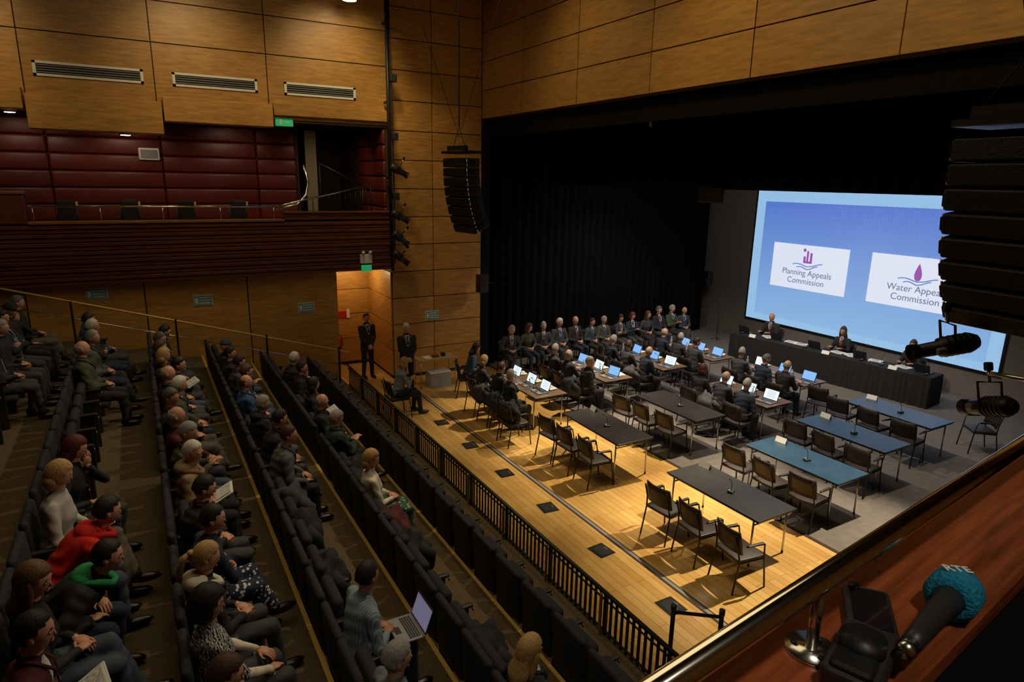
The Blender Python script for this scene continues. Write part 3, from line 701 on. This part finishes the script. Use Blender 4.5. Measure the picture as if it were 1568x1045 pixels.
for tx,ys,hh in tp:
    for y,(h,c) in zip(ys,hh):
        x=tx-1.02
        fem=h in('bob','long') or c=='red'
        person('seated_delegate_woman' if fem else 'seated_delegate_man',(x,y,0),R.uniform(-10,10),lean=R.uniform(2,18),arms=R.choice(['table','table','table','crossed','chin']),hy=R.uniform(-30,30),hp=R.uniform(2,24),top=R.choice(suits),bot=BK,suit=True,tie=R.randrange(3),hair=h if c!='red' else 'bob',hm=c,female=fem,vox=.020)
        chair(x-.03,y,0)
        inst(R.choice(LPm),'laptop',(tx-.12,y+R.uniform(-.04,.04),TH+.001),R.uniform(-.15,.15),1.2)
        if R.random()<.9: inst(R.choice(PP),'document_stack',(tx+.27,y+.12,TH+.001),R.uniform(-.3,.3),1.05)
        if R.random()<.5: inst(BT,'water_bottle',(tx-.2,y+.34,TH+.001),0,1.2)
for x,y in ((7.15,12.3),(7.15,13.0),(7.1,13.7),(9.45,13.2),(11.6,13.35),(11.7,10.6)): coat((x-.08,y,.82),R.choice([BK,NV,GY]),R.uniform(-.2,.2),1.0,'draped_jacket')
chair(7.2,12.3,0)
bx=[(9.9,'short','grey'),(10.5,'bob','brown'),(11.15,'short','grey'),(11.8,'short','white'),(12.45,'bald','brown'),(13.1,'short','dark'),(13.7,'short','grey'),(14.4,'bob','dark'),(15.05,'short','red'),(15.7,'long','brown'),(16.35,'short','salt'),(17.0,'short','grey'),(17.6,'bald','grey')]
for i,(x,h,c) in enumerate(bx):
    fem=h in('bob','long') or c=='red'; yb=17.3+.03*i
    person('seated_observer_woman' if fem else 'seated_observer_man',(x,yb,0),-90+R.uniform(-15,12),lean=R.uniform(-4,12),arms=R.choice(['lap','lap','crossed','phone']),hy=R.uniform(-10,45),hp=R.uniform(2,16),top=R.choice(suits) if i%5!=1 else OL,bot=R.choice([BK,NV,GY]),suit=True if i not in(1,9) else False,tie=i%3,hair='bob' if c=='red' else h,hm=c,female=fem,legx=i%3==0,vox=.018,sc_=FS*R.uniform(.95,1.04))
    chair(x,yb+.02,-90)
person('standing_security_guard',(5.72,18.75,0),-80,pose='stand',arms='clasp',lean=0,hy=0,hp=4,top=BK,bot=BK,suit=True,tie=2,hair='short',hm='dark',vox=.018)
person('standing_steward',(6.3,16.9,0),-95,pose='stand',arms='clasp',lean=0,hy=8,hp=4,top=BK,bot=BK,suit=True,tie=2,hair='short',hm='white',vox=.018)
person('seated_woman',(5.4,15.2,0),0,lean=12,arms='phone',hp=22,top=(.22,.28,.30),bot=NV,hair='bob',hm='blonde',female=True); chair(5.38,15.2,0)
person('seated_woman',(7.75,15.9,0),-20,lean=16,arms='lap',hp=22,top=(.02,.06,.10),bot=NV,hair='long',hm='dark',female=True); chair(7.72,15.92,-20)
m=MB(); m.box((0,0,.72),(1.1,.5,.03),mat('side_desk_top',(.45,.30,.14),.5),.005)
for sx in(1,-1):
    for sy in(1,-1): m.tube([(sx*.5,sy*.21,.7),(sx*.5,sy*.21,0)],.015,chrome,8)
o=m.obj('side_table',(7.3,17.2,0)); o.scale=(1.1,1.1,FS)
m=MB(); cb=mat('clear_plastic',(.55,.6,.62),.15,alpha=.45); 
for s in(1,-1): m.box((s*.27,0,.2),(.012,.36,.38),cb); m.box((0,s*.18,.2),(.55,.012,.38),cb)
m.box((0,0,.01),(.55,.37,.02),cb); m.box((0,0,.395),(.58,.4,.02),white,.005); 
for k in range(5): m.box((-.2+.1*k,0,.12),(.08,.25,.2),R.choice([paper,sg,ledge_m]),.01,rot=(0,.1*k-.2,.2*k))
o=m.obj('plastic_storage_box',(7.35,17.1,0)); o.scale=(1.15,)*3
m=MB(); m.box((0,0,.03),(.2,.15,.06),ledge_m,.01); m.box((.25,0,.05),(.12,.12,.1),blackp,.01); m.box((-.25,.02,.004),(.21,.29,.008),paper); m.obj('leaflet_pile',(7.3,17.2,.87))
m=MB(); er=mat('extinguisher_red',(.5,.02,.01),.3); m.tube([(0,0,.0),(0,0,.03),(0,0,.45),(0,0,.52)],[.05,.08,.08,.03],er,14); m.tube([(0,0,.52),(0,0,.58)],.02,blackm); m.tube([(0,0,.56),(.09,0,.5),(.1,0,.2)],.012,blackp); m.box((0,.07,.25),(.1,.06,.1),steel)
m.obj('fire_extinguisher',(5.3,20.35,.5))
m=MB(); m.box((0,0,0),(.3,.02,.2),er); m.box((.2,0,.02),(.1,.02,.3),white); m.obj('fire_notice_sign',(5.45,20.44,1.7))
# commission bench
bench_cl=mat('bench_cloth',(.010,.010,.012),.9,0,.2,10,.3)
def bench():
    L=6.5; W=.80; m=MB(); m.box((0,0,.745),(W,L,.03),bench_cl,.01,2)
    n=240; vs=[];fs=[]
    path=[]
    for i in range(n+1): path.append((-W/2-.02-.018*math.sin(i*.9+math.sin(i*.23)*2)*1,-L/2+L*i/n))
    for i in range(1,25): path.append((-W/2+W*i/24,L/2+.02+.01*math.sin(i*1.3)))
    path=[(W/2-W*i/24,-L/2-.02-.01*math.sin(i*1.3)) for i in range(24)]+path
    for x,y in path: vs+=[(x*1.0,y,.0+.01),(x,y,.4),(max(-W/2,min(W/2,x)),max(-L/2,min(L/2,y)),.75)]
    for i in range(len(path)-1):
        for k in range(2): a=i*3+k; fs.append([a,a+3,a+4,a+1])
    m.add(vs,fs,bench_cl,True); return m
BC=(18.65,12.35,0); bo=bench().obj('commission_bench_table',BC,D2(6.5)); bo.scale=(1,1,FS)
BM=Matrix.Translation(BC)@Euler((0,0,D2(6.5))).to_matrix().to_4x4(); BH=.762*FS
for ly,h,c,fem in ((2.45,'bald','grey',False),(-.1,'long','brown',True),(-2.2,'bob','brown',True)):
    p=BM@Vector((.92,ly,0))
    person('panel_commissioner_woman' if fem else 'panel_commissioner_man',tuple(p),187,lean=10,arms='table',hy=5,hp=4,top=BK,bot=BK,suit=True,tie=1,hair=h,hm=c,female=fem,vox=.018,sc_=FS*1.04)
    chair(p.x+.05,p.y,187)
for ly in (2.95,.6,-1.2,-1.8,-3.0):
    p=BM@Vector((-.18,ly,BH)); inst(CM,'desk_microphone',tuple(p),D2(187),1.2)
for ly in (2.1,1.25,-.35,-.75,-1.5,-2.3,.9):
    p=BM@Vector((.1,ly,BH)); inst(R.choice(PP),'document_stack',tuple(p),R.uniform(-.4,.4),1.2)
LPb=laptop_mesh(scrw[0],blackp)
for ly in (1.7,.35,-1.1,-2.85,2.95):
    p=BM@Vector((.12,ly,BH)); inst(LPb,'laptop',tuple(p),D2(187),1.2)
for ly in (2.4,-.2,-2.2): p=BM@Vector((-.3,ly,BH)); inst(NC,'name_card',tuple(p),D2(187),1.2)
def mon():
    m=MB(); m.box((0,0,0),(.3,.3,.55),blackp,.02,2); m.tube([(-.15,0,-.1),(-.17,0,-.1)],.11,blackm,16); m.tube([(-.15,0,.15),(-.165,0,.15)],.05,blackm,12); m.tube([(0,0,0),(.35,0,0)],.02,blackm); return m
mon().obj('wall_loudspeaker',(20.4,19.2,2.2)); 
m=MB(); m.tube([(0,0,0),(0,0,1.4)],.012,blackm); m.tube([(0,0,1.4),(-.3,0,1.75)],.009,blackm)
for a in (0,2.1,4.2): m.tube([(0,0,.1),(.25*math.cos(a),.25*math.sin(a),0)],.01,blackm)
m.obj('microphone_stand',(19.5,17.6,0))
m=MB(); m.box((0,0,0),(.12,.7,.35),blackp,.01); 
for k in range(5): m.box((-.065,0,-.12+.06*k),(.01,.6,.02),blackm)
m.obj('air_unit_grille',(11.75,11.2,5.75))
m=mon(); m.obj('wall_loudspeaker',(9.05,17.6,2.9))
# ------------------------------------------------------------------ line arrays
grille=mat('speaker_grille',(.012,.013,.016),.5,.2,.5,60,.6)
def array():
    m=MB(); z=0; ang=0; x=0
    m.box((0,0,.12),(.5,.86,.06),blackm,.01); m.box((-.1,0,.2),(.1,.7,.12),blackm,.01)
    for k in range(8):
        M=Matrix.Translation((x,0,z))@Euler((0,D2(-ang),0)).to_matrix().to_4x4()
        m.box((.0,0,-.10),(.42,.84,.19),blackp,.02,2,M=M); m.box((-.215,0,-.10),(.02,.80,.17),grille,.01,M=M)
        for s in(1,-1): m.box((-.05,s*.43,-.10),(.30,.02,.12),blackm,.005,M=M); m.tube([(-.15,s*.445,-.02),(-.15,s*.445,-.18)],.012,steel,6,M=M); m.box((.05,s*.425,-.10),(.12,.02,.05),grey,.005,M=M)
        z-=.2*math.cos(D2(ang)); x+=-.2*math.sin(D2(-ang))*1; ang+=2.2+.5*k
    return m
AR=array(); ame=AR.mesh('line_array_loudspeaker')
for y,rz,z in ((13.4,D2(8),6.45),(2.76,D2(-8),6.42)):
    o=inst(ame,'line_array_loudspeaker',(6.35,y,z),rz)
    m=MB(); 
    for s in(1,-1): m.tube([(6.3,y+s*.35,6.6),(6.3,y,7.1)],.008,blackm,6)
    m.tube([(6.3,y,7.1),(6.3,y,CEIL-.01)],.012,blackm,6)
    for a,b in ((-1.6,.6),(1.2,-1.0)): m.tube([(6.3,y,6.9),(6.3+a,y+b,CEIL-.02)],.005,blackm,6)
    m.obj('rigging_cable')
lens=mat('lamp_lens',(.2,.25,.3),.1,.3)
def lum(L=.5,r=.11):
    m=MB(); m.tube([(-L/2,0,0),(-L/2+.06,0,0),(L*.1,0,0),(L*.12,0,0),(L/2,0,0)],[r*.7,r,r,r*.75,r*.7],blackp,14)
    m.tube([(L/2,0,0),(L/2+.01,0,0)],r*.8,lens,14); m.tube([(L/2-.02,0,0),(L/2+.05,0,0)],[r*.78,r*.85],blackm,14,cap=False)
    for k in range(5): m.tube([(-L/2+.08+.05*k,0,0),(-L/2+.095+.05*k,0,0)],r*1.08,blackm,14)
    m.tube([(-.02,r*1.15,0),(-.02,r*1.2,.22),(-.02,-r*1.2,.22),(-.02,-r*1.15,0)],.012,blackm,6); m.tube([(-.02,0,.22),(-.02,0,.33)],.015,steel,8); m.box((-.02,0,.36),(.06,.06,.08),blackm,.01)
    m.box((.1,r*1.1,0),(.08,.05,.06),grey,.01); return m.mesh('stage_spotlight')
LU=lum(); LUb=lum(.55,.09)
def put(me,loc,rot):
    o=bpy.data.objects.new('stage_spotlight',me); o.location=loc; o.rotation_euler=rot; sc.collection.objects.link(o); return o
m=MB(); m.tube([(6.28,17.85,3.4),(6.28,17.85,CEIL-.01)],.05,blackm,10)
m.tube([(6.36,17.85,3.6),(6.37,17.8,6),(6.35,17.84,9),(6.36,17.85,CEIL-.01)],.02,blackp,6)
for z in (4,6,8,10): m.box((6.28,18.0,z),(.06,.3,.06),blackm)
for z in (5.5,7.1,8.6): m.box((6.4,17.75,z),(.18,.14,.2),blackp,.02)
m.obj('lighting_pipe')
for z,t in ((6.2,.5),(4.95,.5),(4.35,.7),(3.8,.7)): put(LU,(6.45,17.65,z),(0,t,D2(-20)))
m=MB(); m.tube([(6.7,2.1,3.6),(6.7,2.1,CEIL-.01)],.035,blackm,10); 
for z,l in ((6.15,.5),(4.95,.9),(4.4,.6)): m.tube([(6.7,2.1,z),(6.5,2.1+l,z)],.02,steel,8)
m.obj('lighting_pipe')
put(LUb,(6.3,3.0,4.6),(0,D2(12),D2(150))); put(LUb,(6.4,2.3,6.05),(0,D2(5),D2(120))); put(LUb,(6.5,2.65,4.1),(0,D2(20),D2(60)))
m=MB(); m.tube([(0,0,0),(0,0,-.45)],.012,blackm); m.tube([(0,0,-.45),(.02,-.05,-.75)],.035,grey,10); m.obj('hanging_microphone',(11.3,13.0,8.1))
m=MB(); m.tube([(0,0,.25),(0,0,0)],[.12,.2],blackp,18); m.tube([(0,0,.005),(0,0,-.005)],.17,dl,18); m.tube([(0,0,.25),(0,0,1.54)],.015,blackm); m.obj('ceiling_lamp',(5.15,17.3,10.25))
m=MB()
for dx,dy in ((0,0),(.45,-.35)):
    m.tube([(dx,dy,0),(dx,dy,.03)],.16,blackm,18); m.tube([(dx,dy,.03),(dx,dy,.95)],.028,blackm,12); m.tube([(dx,dy,.95),(dx,dy,1.02)],.036,blackp,12)
m.box((.225,-.175,.92),(.57,.004,.05),blackp,rot=(0,0,math.atan2(-.35,.45)))
m.obj('queue_barrier_post',(5.2,4.95,0))
# ------------------------------------------------------------------ near balcony ledge
AL=7.3
lb=bpy.data.objects.new('balcony_parapet',None); sc.collection.objects.link(lb); lb.location=(.58,.51,0); lb.rotation_euler=(0,0,D2(AL))
m=MB(); m.bb(-2.5,5,-.19,.02,5.34,5.38,ledge_m,.006); m.bb(-2.5,5,-.17,-.02,4.2,5.34,black); m.bb(-2.5,5,-.035,.0,3.4,5.34,wood_red); m.obj('ledge',parent=lb)
m=MB(); rail_y=-.078
m.tube([(-2.5,rail_y,5.49),(5,rail_y,5.49)],.016,mat('polished_rail',(.8,.76,.62),.12,1.),24)
for x in (.155-1.2,.155,.155+1.7,.155+3.4):
    m.tube([(x,rail_y,5.38),(x,rail_y,5.48)],.008,steel,12); m.tube([(x,rail_y,5.381),(x,rail_y,5.386)],.034,steel,24)
    for a in range(3): m.tube([(x+.023*math.cos(a*2.1),rail_y+.023*math.sin(a*2.1),5.386),(x+.023*math.cos(a*2.1),rail_y+.023*math.sin(a*2.1),5.389)],.004,blackm,8)
m.obj('handrail',parent=lb)
mic=bpy.data.objects.new('reporter_microphone',None); sc.collection.objects.link(mic); mic.location=(1.0,.402,5.418); mic.rotation_euler=(0,D2(5),D2(12)); mic.scale=(.85,.85,.85)
teal=mat('foam_teal',(.004,.21,.36),.9,0,.3,150,.8)
m=MB(); m.tube([(-.042,0,0),(-.038,0,0),(-.03,0,0),(.015,0,0),(.032,0,0),(.04,0,0)],[.028,.036,.042,.042,.034,.02],teal,28); m.obj('foam_windshield',parent=mic)
m=MB(); m.tube([(-.04,0,0),(-.06,0,0),(-.2,0,-.005),(-.23,0,-.006)],[.026,.02,.015,.014],blackp,16); m.tube([(-.23,0,-.006),(-.26,0,-.006)],.012,steel,12); m.obj('handle',parent=mic)
text('RTE',(-.008,-.002,.0428),.028,paper,(0,0,D2(-45)),'label',mic,ext=.0008)
m=MB(); m.box((0,0,.012),(.12,.065,.022),blackp,.008,3); m.box((0,0,.024),(.095,.05,.002),mat('glass_black',(.01,.01,.012),.08),.0005); m.tube([(.045,.018,.02),(.045,.018,.03)],.008,blackm,10); m.obj('voice_recorder',(.87,.45,5.381),D2(38))
m=MB(); m.box((0,0,.02),(.13,.07,.035),blackp,.01,3); m.tube([(.0,.0,.03),(.0,.0,.055)],.028,blackm,16); m.box((-.04,.0,.04),(.04,.05,.012),blackm,.004); m.tube([(.07,0,.02),(.11,.02,.02),(.13,.0,.01)],.004,blackp,6); m.obj('audio_transmitter',(.76,.395,5.381),D2(20))
lapx=NX(3)-HB
inst(laptop_mesh(mat('laptop_screen_dim',(.05,.05,.06),.3,emit=(.25,.22,.35),es=.5),grey),'laptop',(lapx+.50,5.25,TZ(3)+.69),0,1.15)
# ------------------------------------------------------------------ lights
def area(loc,tgt,size,power,col,sy=None):
    l=bpy.data.lights.new('area_lamp','AREA'); l.energy=power; l.color=col; l.size=size
    if sy: l.shape='RECTANGLE'; l.size_y=sy
    o=bpy.data.objects.new('area_lamp',l); o.location=loc; o.rotation_euler=(Vector(tgt)-Vector(loc)).to_track_quat('-Z','Y').to_euler(); sc.collection.objects.link(o)
def spot(loc,tgt,power,col,size=60,blend=.4,r=.08):
    l=bpy.data.lights.new('stage_and_fill_spot','SPOT'); l.energy=power; l.color=col; l.spot_size=D2(size); l.spot_blend=blend; l.shadow_soft_size=r  # shared by stage spots, wall washes and added fill spots
    o=bpy.data.objects.new('stage_and_fill_spot',l); o.location=loc; o.rotation_euler=(Vector(tgt)-Vector(loc)).to_track_quat('-Z','Y').to_euler(); sc.collection.objects.link(o)
warm=(1,.78,.46)
for y,pw in ((6.2,3500),(10.2,2800),(13.8,2200)): spot((11.3,y,7.4),(9.3,y-.2,0),pw,(1,.84,.58),52,.6,.06)
for y,pw in ((7.5,600),(12,950),(16,700)): spot((12.6,y,8.2),(14.5,y,0),pw,(1,.87,.70),85,.6)
area((15,12,8),(17,12,0),5,160,(1,.9,.78))
spot((4.5,9,11),(6.5,9,0),600,(1,.76,.40),60,.9,.3)
area((1,9,11.6),(1,9,0),5,190,warm,10)
for y,pw in ((5,820),(10,850),(14.5,750)): spot((6.5,y,11.2),(.6,y-.4,1.4),pw,(1,.83,.58),58,.9,.12)  # added fill spots from the stage side, light the audience faces
for x,pw in ((-3,240),(1.5,260),(5,330)): spot((x,15,10.6),(x,18.3,8.0),pw,(1,.76,.38),70,1,.3)
for y,pw in ((4,240),(8.5,270),(13,190)): spot((5.5,y,11.0),(9.33,y-.2,8.2),pw,(1,.76,.38),75,1,.3)
spot((5,15.5,11.3),(7.8,18.3,4.5),420,(1,.75,.40),50,.9,.3)
l=bpy.data.lights.new('alcove_lamp','POINT'); l.energy=38; l.color=(1,.7,.35); l.shadow_soft_size=.1; o=bpy.data.objects.new('alcove_lamp',l); o.location=(5.6,19.6,3.2); sc.collection.objects.link(o)
for x in (2.6,0.,-2.2,5.3):
    spot((x,18.95 if x else 19.1,7.4),(x,20.6,5.2),45,(1,.75,.5),110,.8,.08)
spot((13.2,12.5,8.2),(19.6,12.5,1.2),900,(1,.88,.74),50,.8,.15)  # added front fill, brightens the dark faces at the bench
spot((14.2,10.5,8.2),(13.8,17.4,1.2),900,(1,.88,.74),75,.9,.15)  # added fill for the faces of the seated observers
spot((.2,-1.2,9.5),(1.0,.5,5.4),260,(1,.9,.75),50,.9,.15)  # added spot above the near balcony, brightens ledge, rail and microphone
w=bpy.data.worlds.new('World'); sc.world=w; w.use_nodes=True; w.node_tree.nodes['Background'].inputs[0].default_value=(.9,.75,.55,1); w.node_tree.nodes['Background'].inputs[1].default_value=.015
# ------------------------------------------------------------------ camera
a,p,r=D2(29.97),D2(13.947),D2(1.102)
f=Vector((math.sin(a)*math.cos(p),math.cos(a)*math.cos(p),-math.sin(p))); right=Vector((math.cos(a),-math.sin(a),0)); up=right.cross(f)
rr=right*math.cos(r)+up*math.sin(r); uu=-right*math.sin(r)+up*math.cos(r)
cam=bpy.data.cameras.new('camera'); cam.sensor_width=36; cam.lens=992.6/1568*36; cam.clip_start=.02
co=bpy.data.objects.new('camera',cam); M=Matrix((rr,uu,-f)).transposed().to_4x4(); M.translation=(0,0,6); co.matrix_world=M; sc.collection.objects.link(co); sc.camera=co
